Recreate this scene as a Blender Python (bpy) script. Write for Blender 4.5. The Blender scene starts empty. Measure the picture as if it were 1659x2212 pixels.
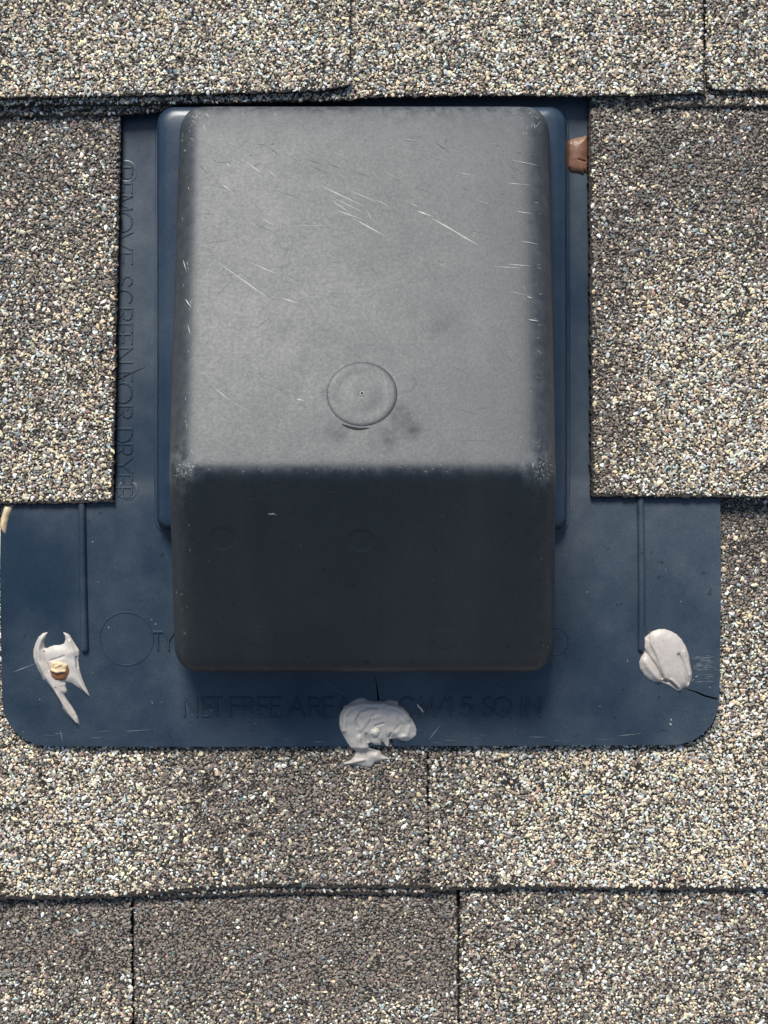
import bpy, bmesh, math, random
import numpy as np
from mathutils import Matrix, Vector

random.seed(7)
rng = np.random.default_rng(11)

# ------------------------------------------------------------------ camera, sky, sun, exposure
MM = 0.001
PITCH = math.radians(22.6)                       # a 5-in-12 roof
ROOF = Matrix.Rotation(PITCH, 4, 'X')            # roof frame: x along the eaves, y up the slope, z out of the roof
CAM_D = 500.0                                    # mm from lens to roof surface
scene = bpy.context.scene
cam_data = bpy.data.cameras.new('camera')
cam = bpy.data.objects.new('camera', cam_data)
scene.collection.objects.link(cam)
cam.matrix_world = ROOF @ Matrix.Translation((0, 0, CAM_D * MM))
cam_data.sensor_fit = 'VERTICAL'
cam_data.sensor_height = 24.0
cam_data.lens = 32.33
cam_data.clip_start = 0.01
cam_data.clip_end = 1000.0
scene.camera = cam

SUN_EL = math.radians(61)
SUN_AZ = math.radians(-17)                       # measured from up-slope (+y) towards +x
world = bpy.data.worlds.new('World')
scene.world = world
world.use_nodes = True
wn = world.node_tree.nodes
wl = world.node_tree.links
bg = wn['Background']
sky = wn.new('ShaderNodeTexSky')
sky.sky_type = 'NISHITA'
sky.sun_disc = False
sky.sun_elevation = SUN_EL
sky.sun_rotation = SUN_AZ
sky.air_density = 1.3
sky.dust_density = 1.5
sky.ozone_density = 2.0
wl.new(sky.outputs[0], bg.inputs[0])
bg.inputs[1].default_value = 0.09

sun_data = bpy.data.lights.new('sun', 'SUN')
sun_data.energy = 4.2
sun_data.angle = math.radians(22)
sun_data.color = (1.0, 0.98, 0.91)
sun = bpy.data.objects.new('sun', sun_data)
scene.collection.objects.link(sun)
sdir = Vector((math.sin(SUN_AZ) * math.cos(SUN_EL), math.cos(SUN_AZ) * math.cos(SUN_EL), math.sin(SUN_EL)))
sun.rotation_euler = sdir.to_track_quat('Z', 'Y').to_euler()
sun.location = (0, 0, 3)

scene.view_settings.view_transform = 'Standard'
scene.view_settings.look = 'None'
scene.view_settings.gamma = 1.0
scene.view_settings.exposure = 0.42

# ------------------------------------------------------------------ measures
# roof measures are noted in "units" of 0.1678 mm, counted right and down-slope from a mark up-slope on the left;
# u(x, y, z) gives millimetres in the roof frame for a point seen there at height z
U = 0.1678
CX, CY = 829.5, 1106.0


def u(x, y, z=0.0):
    f = 1.0 - z / CAM_D
    return ((x - CX) * U * f, (CY - y) * U * f, z)


# ------------------------------------------------------------------ mesh helpers
ORG = {}
COL = scene.collection


def place(o, parent, origin):
    COL.objects.link(o)
    if parent is None:
        o.matrix_world = ROOF @ Matrix.Translation([c * MM for c in origin])
        ORG[o.name] = origin
    else:
        o.parent = parent
        ORG[o.name] = ORG[parent.name]


def org_of(parent, origin):
    return ORG[parent.name] if parent is not None else origin


def mk(name, verts, faces, mat, parent=None, origin=(0, 0, 0), smooth=False):
    org = org_of(parent, origin)
    me = bpy.data.meshes.new(name)
    me.from_pydata([((v[0] - org[0]) * MM, (v[1] - org[1]) * MM, (v[2] - org[2]) * MM) for v in verts], [], faces)
    me.update()
    if smooth:
        me.shade_smooth()
    me.materials.append(mat)
    o = bpy.data.objects.new(name, me)
    place(o, parent, origin)
    return o


def mk_np(name, V, T, mat, parent=None, origin=(0, 0, 0), smooth=False, color=None):
    org = np.array(org_of(parent, origin))
    V = (V - org) * MM
    me = bpy.data.meshes.new(name)
    me.vertices.add(len(V))
    me.vertices.foreach_set('co', V.astype(np.float32).ravel())
    me.loops.add(T.size)
    me.loops.foreach_set('vertex_index', T.astype(np.int32).ravel())
    me.polygons.add(len(T))
    me.polygons.foreach_set('loop_start', (np.arange(len(T)) * T.shape[1]).astype(np.int32))
    me.update(calc_edges=True)
    if smooth:
        me.shade_smooth()
    else:
        me.shade_flat()
    if color is not None:
        a = me.attributes.new('tint', 'FLOAT_COLOR', 'POINT')
        a.data.foreach_set('color', color.astype(np.float32).ravel())
    me.materials.append(mat)
    o = bpy.data.objects.new(name, me)
    place(o, parent, origin)
    return o


def mk_bm(name, bm, mat, parent=None, origin=(0, 0, 0), smooth=False):
    org = org_of(parent, origin)
    for v in bm.verts:
        v.co = Vector(((v.co.x - org[0]) * MM, (v.co.y - org[1]) * MM, (v.co.z - org[2]) * MM))
    bmesh.ops.recalc_face_normals(bm, faces=bm.faces)
    me = bpy.data.meshes.new(name)
    bm.to_mesh(me)
    bm.free()
    if smooth:
        me.shade_smooth()
    else:
        me.shade_flat()
    me.materials.append(mat)
    o = bpy.data.objects.new(name, me)
    place(o, parent, origin)
    return o


def tag(o, label=None, cat=None, group=None, kind=None):
    if label:
        o['label'] = label
    if cat:
        o['category'] = cat
    if group:
        o['group'] = group
    if kind:
        o['kind'] = kind
    return o


def dz(x, y):
    """how far the flange has bowed up off the roof at a place (mm)"""
    yv = CY - np.asarray(y, float) / U
    t = np.clip((yv - 1040) / 570.0, 0, 1)
    bow = 4.6 * np.sin(math.pi * t ** 0.72) * (1 - 0.3 * t)
    xv = np.asarray(x, float) / U + CX
    side = 0.8 + 0.25 * np.cos((xv - 830) / 830 * math.pi * 1.3)
    return bow * side


def bow(o):
    me = o.data
    org = ORG[o.name]
    n = len(me.vertices)
    c = np.empty(n * 3, np.float32)
    me.vertices.foreach_get('co', c)
    c = c.reshape(-1, 3)
    c[:, 2] += dz(c[:, 0] / MM + org[0], c[:, 1] / MM + org[1]) * MM
    me.vertices.foreach_set('co', c.ravel())
    me.update()
    return o


def poly_slab(bm, pts, z0, z1):
    """closed prism over an outline (list of xy in mm)"""
    a = [bm.verts.new((x, y, z0)) for x, y in pts]
    b = [bm.verts.new((x, y, z1)) for x, y in pts]
    n = len(pts)
    top = bm.faces.new(b)
    bm.faces.new(a[::-1])
    for i in range(n):
        j = (i + 1) % n
        bm.faces.new((a[i], a[j], b[j], b[i]))
    return top


def inside(px, py, poly):
    P = np.asarray(poly, float)
    r = np.zeros(px.shape, bool)
    n = len(P)
    for i in range(n):
        x0, y0 = P[i]
        x1, y1 = P[(i + 1) % n]
        if y0 == y1:
            continue
        c = ((y0 > py) != (y1 > py)) & (px < (x1 - x0) * (py - y0) / (y1 - y0) + x0)
        r ^= c
    return r


def seg_dist(px, py, x0, y0, x1, y1):
    dx, dy = x1 - x0, y1 - y0
    t = np.clip(((px - x0) * dx + (py - y0) * dy) / (dx * dx + dy * dy + 1e-12), 0, 1)
    cx, cy = x0 + t * dx, y0 + t * dy
    return np.hypot(px - cx, py - cy), cx, cy


def line_dist(px, py, pts):
    d = np.full(px.shape, 1e9)
    for a, b in zip(pts[:-1], pts[1:]):
        d = np.minimum(d, seg_dist(px, py, *a, *b)[0])
    return d


class VNoise:
    """smooth value noise on a lattice"""
    def __init__(self, seed):
        self.g = np.random.default_rng(seed).random((64, 64))

    def __call__(self, x, y):
        xi = np.floor(x).astype(int)
        yi = np.floor(y).astype(int)
        fx, fy = x - xi, y - yi
        fx = fx * fx * (3 - 2 * fx)
        fy = fy * fy * (3 - 2 * fy)
        g = self.g
        a = g[xi % 64, yi % 64]
        b = g[(xi + 1) % 64, yi % 64]
        c = g[xi % 64, (yi + 1) % 64]
        d = g[(xi + 1) % 64, (yi + 1) % 64]
        return (a * (1 - fx) + b * fx) * (1 - fy) + (c * (1 - fx) + d * fx) * fy


NZ = [VNoise(k) for k in range(6)]

# ------------------------------------------------------------------ materials


class NT:
    def __init__(self, name):
        self.m = bpy.data.materials.new(name)
        self.m.use_nodes = True
        self.t = self.m.node_tree
        self.b = self.t.nodes['Principled BSDF']
        self.obj = None

    def n(self, kind, **kw):
        nd = self.t.nodes.new(kind)
        for k, v in kw.items():
            setattr(nd, k, v)
        return nd

    def lk(self, a, b):
        self.t.links.new(a, b)

    def coords(self):
        if self.obj is None:
            self.obj = self.n('ShaderNodeTexCoord').outputs['Object']
        return self.obj

    def noise(self, scale, detail=4, rough=0.6, vec=None, stretch=None):
        v = vec or self.coords()
        if stretch:
            mp = self.n('ShaderNodeMapping')
            mp.inputs['Scale'].default_value = stretch
            self.lk(v, mp.inputs[0])
            v = mp.outputs[0]
        nd = self.n('ShaderNodeTexNoise')
        nd.inputs['Scale'].default_value = scale
        nd.inputs['Detail'].default_value = detail
        nd.inputs['Roughness'].default_value = rough
        self.lk(v, nd.inputs['Vector'])
        return nd.outputs['Fac']

    def ramp(self, fac, stops):
        r = self.n('ShaderNodeValToRGB')
        el = r.color_ramp.elements
        while len(el) < len(stops):
            el.new(0.5)
        for e, (p, c) in zip(el, stops):
            e.position = p
            e.color = c if len(c) == 4 else (*c, 1)
        self.lk(fac, r.inputs[0])
        return r.outputs[0]

    def rng(self, fac, a, b, c, d):
        r = self.n('ShaderNodeMapRange')
        for i, v in enumerate((a, b, c, d)):
            r.inputs[1 + i].default_value = v
        self.lk(fac, r.inputs[0])
        return r.outputs[0]

    def math(self, op, a, b=None, clamp=False):
        r = self.n('ShaderNodeMath', operation=op, use_clamp=clamp)
        for i, v in enumerate((a, b)):
            if v is None:
                continue
            if isinstance(v, (int, float)):
                r.inputs[i].default_value = v
            else:
                self.lk(v, r.inputs[i])
        return r.outputs[0]

    def mix(self, fac, a, b, blend='MIX'):
        r = self.n('ShaderNodeMix', data_type='RGBA', blend_type=blend)
        for sock, v in ((r.inputs[0], fac), (r.inputs[6], a), (r.inputs[7], b)):
            if isinstance(v, tuple):
                sock.default_value = (*v, 1) if len(v) == 3 else v
            elif isinstance(v, (int, float)):
                sock.default_value = v
            else:
                self.lk(v, sock)
        return r.outputs[2]

    def bump(self, h, strength, dist, prev=None):
        r = self.n('ShaderNodeBump')
        r.inputs['Strength'].default_value = strength
        r.inputs['Distance'].default_value = dist
        self.lk(h, r.inputs['Height'])
        if prev is not None:
            self.lk(prev, r.inputs['Normal'])
        return r.outputs[0]

    def set(self, **kw):
        for k, v in kw.items():
            s = self.b.inputs[k.replace('_', ' ')]
            if isinstance(v, (int, float)):
                s.default_value = v
            elif isinstance(v, tuple):
                s.default_value = (*v, 1) if len(v) == 3 and s.type == 'RGBA' else v
            else:
                self.lk(v, s)
        return self


def mat_granule():
    t = NT('mineral_granule')
    at = t.n('ShaderNodeAttribute', attribute_name='tint')
    n1 = t.noise(2600, 2)
    k = t.rng(n1, 0.3, 0.7, 0.8, 1.15)
    col = t.mix(1.0, at.outputs['Color'], k, 'MULTIPLY')
    t.set(Base_Color=col, Roughness=0.62, Specular_IOR_Level=0.42)
    return t.m


def mat_asphalt():
    t = NT('asphalt')
    n1 = t.noise(900, 4)
    col = t.ramp(n1, [(0.35, (0.014, 0.012, 0.011)), (0.7, (0.05, 0.043, 0.037))])
    t.set(Base_Color=col, Roughness=0.8, Specular_IOR_Level=0.25, Normal=t.bump(n1, 0.7, 0.0006))
    return t.m


def mat_deck():
    t = NT('granulated_underlayment')
    v = t.n('ShaderNodeTexVoronoi')
    v.inputs['Scale'].default_value = 700
    t.lk(t.coords(), v.inputs['Vector'])
    bw = t.n('ShaderNodeRGBToBW')
    t.lk(v.outputs['Color'], bw.inputs[0])
    col = t.ramp(bw.outputs[0], [(0.0, (0.03, 0.026, 0.024)), (0.5, (0.13, 0.11, 0.095)), (0.8, (0.2, 0.18, 0.15)), (1.0, (0.5, 0.45, 0.36))])
    t.set(Base_Color=col, Roughness=0.85, Normal=t.bump(v.outputs['Distance'], 0.8, 0.001))
    return t.m


def ring_height(t, centre, radius, width):
    """1 inside a moulded disc, soft step at its rim"""
    vm = t.n('ShaderNodeVectorMath', operation='DISTANCE')
    t.lk(t.coords(), vm.inputs[0])
    vm.inputs[1].default_value = centre
    return t.rng(vm.outputs['Value'], radius - width, radius + width, 1.0, 0.0)


def mat_plastic(name, base, chalk, rough0, rough1, chalk_amt, haze_scale=14, hood=False, org=(0, 0, 0)):
    t = NT(name)
    big = t.noise(haze_scale, 5, 0.62)
    mid = t.noise(90, 5, 0.65)
    fine = t.noise(1500, 3, 0.7)
    hz = t.math('MULTIPLY', t.rng(big, 0.38, 0.68, 0.05, 1.0), t.rng(mid, 0.3, 0.75, 0.55, 1.0))
    col = t.mix(t.math('MULTIPLY', hz, chalk_amt), base, chalk)
    k = t.rng(fine, 0.3, 0.7, 0.8, 1.22)
    col = t.mix(1.0, col, k, 'MULTIPLY')
    # dark water specks
    sp = t.noise(330, 1, 0.4)
    spm = t.rng(sp, 0.74, 0.78, 0.0, 0.55)
    col = t.mix(spm, col, (0.006, 0.008, 0.012))
    ro = t.rng(t.math('ADD', t.math('MULTIPLY', big, 0.6), t.math('MULTIPLY', mid, 0.4)), 0.3, 0.7, rough0, rough1)
    if hood:                                      # fine sandy grain in the sheen
        ro = t.math('ADD', ro, t.math('MULTIPLY', t.math('SUBTRACT', t.noise(850, 4, 0.75), 0.5), 0.22))
    b1 = t.bump(fine, 0.13 if hood else 0.10, 0.00025)
    b2 = t.bump(t.noise(13, 2, 0.5), 0.22 if hood else 0.5, 0.0035, b1)
    if hood:
        wear_rim_n = t.noise(260, 6, 0.72)
        streak = t.noise(520, 3, 0.7, stretch=(1.0, 0.25, 0.5))
        at = t.n('ShaderNodeAttribute', attribute_name='wear_rim_light')
        wm = t.math('MULTIPLY', at.outputs['Fac'], t.rng(t.math('ADD', t.math('MULTIPLY', wear_rim_n, 0.7), t.math('MULTIPLY', streak, 0.3)), 0.44, 0.62, 0.0, 1.0), True)
        col = t.mix(t.math('MULTIPLY', wm, 0.6), col, (0.17, 0.175, 0.18))
        # rain streaks running down the slope
        rain = t.noise(55, 4, 0.6, stretch=(1.0, 0.07, 0.07))
        col = t.mix(t.rng(rain, 0.5, 0.75, 0.0, 0.28), col, (0.060, 0.062, 0.064))
    t.set(Base_Color=col, Roughness=ro, Specular_IOR_Level=0.31 if hood else 0.5, Normal=b2)
    return t.m


def mat_sealant(name, c0, c1, rough=0.42, sss=0.0):
    t = NT(name)
    n1 = t.noise(160, 4)
    n2 = t.noise(900, 3)
    col = t.mix(t.rng(n1, 0.3, 0.7, 0, 1), c0, c1)
    col = t.mix(t.rng(n2, 0.60, 0.74, 0.0, 0.45), col, tuple(c * 0.5 for c in c0))
    grime = t.noise(45, 5, 0.65)
    col = t.mix(t.rng(grime, 0.5, 0.72, 0.0, 0.5), col, tuple(c * k for c, k in zip(c0, (0.62, 0.58, 0.52))))
    t.set(Base_Color=col, Roughness=rough, Specular_IOR_Level=0.4, Normal=t.bump(n2, 0.18, 0.0003, t.bump(n1, 0.3, 0.0008)))
    if sss:
        t.set(Subsurface_Weight=sss, Subsurface_Radius=(0.002, 0.0015, 0.001), Subsurface_Scale=0.5)
    return t.m


def mat_flat(name, col, rough=0.6):
    t = NT(name)
    n1 = t.noise(700, 3)
    t.set(Base_Color=t.mix(t.rng(n1, 0.3, 0.7, 0.0, 0.6), col, tuple(c * 0.6 for c in col)), Roughness=rough)
    return t.m


M_GRAN = mat_granule()
M_ASPH = mat_asphalt()
M_DECK = mat_deck()
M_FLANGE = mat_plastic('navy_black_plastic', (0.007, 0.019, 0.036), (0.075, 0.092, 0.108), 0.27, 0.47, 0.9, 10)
M_COLLAR = mat_plastic('navy_black_plastic_collar', (0.008, 0.021, 0.041), (0.040, 0.058, 0.080), 0.28, 0.42, 0.7, 20)
M_HOOD = mat_plastic('weathered_black_plastic', (0.024, 0.028, 0.035), (0.038, 0.042, 0.047), 0.43, 0.50, 0.7, 22, hood=True)
M_SCR = mat_flat('scratch_burr', (0.40, 0.40, 0.37))
M_SCR2 = mat_flat('dull_scratch', (0.13, 0.13, 0.125))
M_SCR3 = mat_flat('rubbed_plastic', (0.085, 0.105, 0.12), 0.5)
M_DARK = mat_flat('dark_slit', (0.006, 0.006, 0.006), 0.8)
M_SEAL = mat_sealant('grey_sealant', (0.40, 0.36, 0.325), (0.475, 0.435, 0.395))
M_SEAL2 = mat_sealant('warm_grey_sealant', (0.39, 0.345, 0.31), (0.46, 0.41, 0.375))
M_AMBER = mat_sealant('amber_sealant', (0.15, 0.070, 0.040), (0.21, 0.11, 0.07), 0.42, 0.3)
M_CREAM = mat_sealant('cream_caulk', (0.56, 0.51, 0.42), (0.62, 0.58, 0.51), 0.5)
M_CREAMY = mat_sealant('yellowed_caulk', (0.50, 0.35, 0.18), (0.62, 0.51, 0.35), 0.42, 0.2)
M_RUST = mat_sealant('brown_caulk', (0.17, 0.06, 0.022), (0.28, 0.11, 0.05), 0.35)

# ------------------------------------------------------------------ the roof and its shingles
E = 260                                          # how far the shingles run on beyond the picture
roof = mk('roof', [(-900, -900, -9), (900, -900, -9), (900, 900, -9), (-900, 900, -9)], [(0, 1, 2, 3)], M_DECK)
tag(roof, kind='structure', label='sloping shingled roof under the vent')

FLANGE_Z0, FLANGE_Z1 = 0.7, 2.6
ZF = FLANGE_Z1


def clampf(x, a=0.0, b=1.0):
    return np.clip(x, a, b)


def ss(x, a, b):
    t = np.clip((x - a) / (b - a), 0, 1)
    return t * t * (3 - 2 * t)


# each slab: outline (units), bottom and top height (mm), mix of light granules as a function of place
def f_A(x, y):
    return 0.92 - 0.14 * ss(x, 900, 1500) + 0.05 * ss(y, 60, 200)


def f_A_right(x, y):
    return 0.72 + 0 * x


def f_sub(x, y):
    return 0.30 + 0 * x


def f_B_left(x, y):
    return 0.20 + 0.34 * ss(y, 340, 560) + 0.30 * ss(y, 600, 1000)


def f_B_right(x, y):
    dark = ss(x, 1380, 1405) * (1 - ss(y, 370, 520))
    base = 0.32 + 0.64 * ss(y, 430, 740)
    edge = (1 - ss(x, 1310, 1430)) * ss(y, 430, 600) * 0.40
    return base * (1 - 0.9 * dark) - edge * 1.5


def f_C_left(x, y):
    lft = 0.88 - 0.58 * ss(x, 180, 480)
    return lft + 0.06 * ss(y, 1800, 1900) - 0.10 * ss(x, 780, 920)


def f_C_right(x, y):
    b = 0.46 + 0.50 * ss(x, 930, 1200) + 0.12 * ss(y, 1720, 1880) * ss(x, 1000, 1150)
    top = (1 - ss(y, 1200, 1330))
    return b * (1 - 0.9 * top) - 0.34 * (1 - ss(y, 1340, 1600)) * (1 - top)


def f_D_left(x, y):
    return 0.02 + 0.46 * ss(y, 2060, 2180)


def f_D_mid(x, y):
    return 0.01 + 0.36 * ss(y, 2100, 2240) + 0.05 * ss(y, 2030, 2100) * ss(x, 700, 300)


def f_D_right(x, y):
    return 0.42 + 0.16 * ss(y, 1980, 2100) + 0.05 * ss(x, 1200, 1600)


L, R_, T_, B_ = -E, 1659 + E, -E, 2212 + E
SLABS = [
    # lowest visible course
    ('D', [(L, 1900), (283, 1900), (284, 2050), (286, B_), (L, B_)], -6.2, -2.7, f_D_left),
    ('D', [(290, 1900), (985, 1900), (988, 2060), (989, B_), (293, B_), (291, 2080)], -6.2, -2.5, f_D_mid),
    ('D', [(993, 1890), (R_, 1890), (R_, B_), (994, B_)], -6.2, -2.2, f_D_right),
    # course under the vent's flange
    ('C', [(L, 1020), (921, 1020), (922, 1700), (925, 1916), (700, 1916), (560, 1914), (385, 1925), (240, 1939), (L, 1943)], -1.9, 0.3, f_C_left),
    ('C', [(925.5, 1020), (R_, 1020), (R_, 1922), (1300, 1920), (1100, 1917), (929, 1924), (926, 1700)], -1.9, -0.1, f_C_right),
    # the backing strip that shows under the middle of that course
    ('C', [(260, 1860), (700, 1860), (950, 1860), (948, 1931), (620, 1930), (300, 1941), (262, 1941)], -2.1, -0.9, f_sub),
    # course lapped over the flange, cut out round the hood
    ('B', [(L, 130), (264, 130), (263, 262), (255, 640), (246, 1084), (120, 1087), (L, 1091)], 3.0, 6.0, f_B_left),
    ('B', [(1272, 130), (R_, 130), (R_, 1077), (1500, 1074), (1276, 1072), (1273, 640), (1270, 300)], 3.0, 6.2, f_B_right),
    # course above
    ('A', [(L, 100), (374, 100), (372, 238), (345, 243), (262, 249), (120, 252), (L, 256)], 6.3, 7.6, f_sub),
    ('A', [(1405, 100), (R_, 100), (R_, 231), (1440, 231), (1408, 238)], 6.5, 7.4, f_B_left),
    ('A', [(L, T_), (1517, T_), (1518, 150), (1521, 203), (1380, 207), (1270, 209), (1000, 209), (800, 211), (757, 218), (350, 227), (0, 231), (L, 234)], 7.8, 9.8, f_A),
    ('A', [(1523, T_), (R_, T_), (R_, 203), (1560, 197), (1527, 190), (1524, 150)], 7.8, 9.6, f_A_right),
    ('A', [(L, T_), (754, T_), (756, 100), (757, 181), (745, 190), (690, 197), (560, 202), (300, 208), (0, 214), (L, 217)], 10.2, 12.4, f_A),
]

# outlines that hide what lies under them (units)
FLANGE_BOX = [(8, 140), (1550, 140), (1550, 1500), (1470, 1600), (105, 1600), (8, 1500)]
COVERS = {'D': [s[1] for s in SLABS if s[0] == 'C'],
          'C': [FLANGE_BOX] + [s[1] for s in SLABS if s[0] == 'B'],
          'B': [s[1] for s in SLABS if s[0] == 'A'],
          'A': []}


def jitter(poly, amp=1.3, step=5.0):
    """dense, slightly ragged outline"""
    out = []
    n = len(poly)
    for i in range(n):
        x0, y0 = poly[i]
        x1, y1 = poly[(i + 1) % n]
        ln = math.hypot(x1 - x0, y1 - y0)
        outside = all(p < -50 for p in (x0, x1)) or all(p > 1710 for p in (x0, x1)) or all(p < -50 for p in (y0, y1)) or all(p > 2260 for p in (y0, y1))
        k = max(1, int(ln / (60 if outside else step)))
        for j in range(k):
            t = j / k
            out.append((x0 + (x1 - x0) * t + random.gauss(0, amp), y0 + (y1 - y0) * t + random.gauss(0, amp)))
    return out


# granule shapes: a dozen knocked-about pebbles of 20 faces, and smaller chips of 8
def ico_shapes(n):
    bm = bmesh.new()
    bmesh.ops.create_icosphere(bm, subdivisions=1, radius=1.0)
    base = np.array([v.co[:] for v in bm.verts])
    tri = np.array([[v.index for v in f.verts] for f in bm.faces])
    bm.free()
    r = np.random.default_rng(5)
    sh = []
    for _ in range(n):
        v = base * r.uniform(0.72, 1.18, (len(base), 1))
        v = v + r.normal(0, 0.09, v.shape)
        ax = r.normal(0, 1, 3)
        ax /= np.linalg.norm(ax)
        d = v @ ax                                # one fractured face
        v = v - np.outer(np.maximum(d - 0.55, 0) * 0.8, ax)
        sh.append(v)
    return np.array(sh), tri


def oct_shapes(n):
    base = np.array([(1, 0, 0), (-1, 0, 0), (0, 1, 0), (0, -1, 0), (0, 0, 1), (0, 0, -1)], float)
    tri = np.array([(0, 2, 4), (2, 1, 4), (1, 3, 4), (3, 0, 4), (2, 0, 5), (1, 2, 5), (3, 1, 5), (0, 3, 5)])
    r = np.random.default_rng(6)
    sh = [base * r.uniform(0.8, 1.2, (6, 1)) + r.normal(0, 0.2, base.shape) for _ in range(n)]
    return np.array(sh), tri


ICO, ICO_T = ico_shapes(16)
OCT, OCT_T = oct_shapes(12)

PAL = np.array([
    (0.195, 0.160, 0.132),   # brown grey
    (0.140, 0.116, 0.098),   # dark brown grey
    (0.275, 0.226, 0.182),   # lighter brown
    (0.050, 0.045, 0.040),   # near black
    (0.140, 0.178, 0.198),   # slate blue
    (0.420, 0.465, 0.450),   # pale blue grey
    (0.760, 0.745, 0.660),   # white
    (0.740, 0.615, 0.420),   # cream
    (0.650, 0.500, 0.325),   # buff
    (0.480, 0.400, 0.305),   # tan
    (0.340, 0.215, 0.170),   # brick pink
])
P_DARK = np.array([0.44, 0.28, 0.15, 0.03, 0.03, 0.012, 0.012, 0.010, 0.008, 0.018, 0.008])
P_LITE = np.array([0.10, 0.04, 0.16, 0.012, 0.02, 0.10, 0.165, 0.19, 0.085, 0.155, 0.028])
P_DARK /= P_DARK.sum()
P_LITE /= P_LITE.sum()


def build_granules(px, py, ztop, size, b, shapes, tri, name, parent, kill=None):
    n = len(px)
    sid = rng.integers(0, len(shapes), n)
    yaw = rng.uniform(0, 2 * math.pi, n)
    tx = rng.normal(0, 0.35, n)
    sc = np.stack([size * rng.uniform(0.95, 1.4, n), size * rng.uniform(0.72, 1.0, n), size * rng.uniform(0.48, 0.74, n)], 1)
    V = shapes[sid] * sc[:, None, :]
    c, s = np.cos(tx)[:, None], np.sin(tx)[:, None]
    V = np.stack([V[..., 0], V[..., 1] * c - V[..., 2] * s, V[..., 1] * s + V[..., 2] * c], -1)
    c, s = np.cos(yaw)[:, None], np.sin(yaw)[:, None]
    V = np.stack([V[..., 0] * c - V[..., 1] * s, V[..., 0] * s + V[..., 1] * c, V[..., 2]], -1)
    cz = ztop + size * rng.uniform(0.08, 0.42, n)
    f = 1 - cz / CAM_D
    C = np.stack([(px - CX) * U * f, (CY - py) * U * f, cz], 1)
    V = V + C[:, None, :]
    nv = shapes.shape[1]
    T = (tri[None] + (np.arange(n) * nv)[:, None, None]).reshape(-1, 3)
    cdf_d, cdf_l = np.cumsum(P_DARK), np.cumsum(P_LITE)
    cdf = cdf_d[None] * (1 - b[:, None]) + cdf_l[None] * b[:, None]
    idx = (rng.random((n, 1)) > cdf).sum(1).clip(0, len(PAL) - 1)
    col = PAL[idx] * rng.uniform(0.78, 1.22, (n, 1)) * rng.uniform(0.94, 1.06, (n, 3))
    col = np.concatenate([np.clip(col, 0, 0.8), np.ones((n, 1))], 1)
    colv = np.repeat(col, nv, 0)
    return V.reshape(-1, 3), T, colv


def scatter(poly, spacing, layer, seed_amp):
    P = np.array(poly)
    x0, y0 = P.min(0) - 2
    x1, y1 = P.max(0) + 2
    gx, gy = np.meshgrid(np.arange(x0, x1, spacing), np.arange(y0, y1, spacing * 0.87))
    gx = gx + (np.arange(gx.shape[0]) % 2)[:, None] * spacing * 0.5
    gx = gx + rng.uniform(-seed_amp, seed_amp, gx.shape) * spacing
    gy = gy + rng.uniform(-seed_amp, seed_amp, gy.shape) * spacing
    gx, gy = gx.ravel(), gy.ravel()
    k = inside(gx, gy, poly)
    k &= inside(gx, gy + rng.uniform(2.5, 6.5, gx.shape), poly) | (gy > 2300)   # bare butt edges
    if layer == 'B':                              # the knife-cut edges are bare asphalt
        bare = rng.uniform(5, 11, gx.shape)
        k &= inside(gx - bare, gy, poly) & inside(gx + bare * 0.8, gy, poly)
    gx, gy = gx[k], gy[k]
    for cov in COVERS[layer]:
        m = 12.0
        hid = inside(gx + m, gy, cov) & inside(gx - m, gy, cov) & inside(gx, gy + m, cov) & inside(gx, gy - m, cov)
        gx, gy = gx[~hid], gy[~hid]
    return gx, gy


for i, (layer, poly, z0, z1, fn) in enumerate(SLABS):
    jp = jitter(poly)
    bm = bmesh.new()
    poly_slab(bm, [u(x, y, (z0 + z1) / 2)[:2] for x, y in jp], z0, z1)
    sh = mk_bm('shingle', bm, M_ASPH, roof)
    # coarse granules
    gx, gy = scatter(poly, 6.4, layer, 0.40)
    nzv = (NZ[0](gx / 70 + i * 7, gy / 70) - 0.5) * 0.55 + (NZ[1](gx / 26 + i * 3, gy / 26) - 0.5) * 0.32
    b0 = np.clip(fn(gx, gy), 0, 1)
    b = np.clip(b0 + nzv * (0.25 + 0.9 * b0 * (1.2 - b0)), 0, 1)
    # bald, tarry patches
    bald = NZ[2](gx / 17 + i * 5, gy / 17) + 0.35 * (NZ[3](gx / 60, gy / 60) - 0.5)
    keep = (bald < 0.86) | (rng.random(len(gx)) < 0.35)
    gx, gy, b = gx[keep], gy[keep], b[keep]
    size = np.clip(rng.lognormal(math.log(0.59), 0.27, len(gx)), 0.34, 1.1)
    ang = rng.random(len(gx)) < 0.38              # many are angular chips
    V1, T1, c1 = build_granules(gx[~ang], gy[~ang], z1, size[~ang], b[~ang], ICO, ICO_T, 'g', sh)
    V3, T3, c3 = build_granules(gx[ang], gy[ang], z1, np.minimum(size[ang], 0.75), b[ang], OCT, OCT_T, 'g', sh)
    # chips between them
    hx, hy = scatter(poly, 7.6, layer, 0.5)
    bb = np.clip(fn(hx, hy) * 0.85 + (NZ[0](hx / 70 + i * 7, hy / 70) - 0.5) * 0.3, 0, 1)
    sz = np.clip(rng.lognormal(math.log(0.38), 0.25, len(hx)), 0.25, 0.7)
    V2, T2, c2 = build_granules(hx, hy, z1, sz, bb, OCT, OCT_T, 'g', sh)
    V = np.concatenate([V1, V2, V3])
    T = np.concatenate([T1, T2 + len(V1), T3 + len(V1) + len(V2)])
    g = mk_np('granules', V, T, M_GRAN, sh, color=np.concatenate([c1, c2, c3]))
    g['kind'] = 'stuff'

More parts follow.
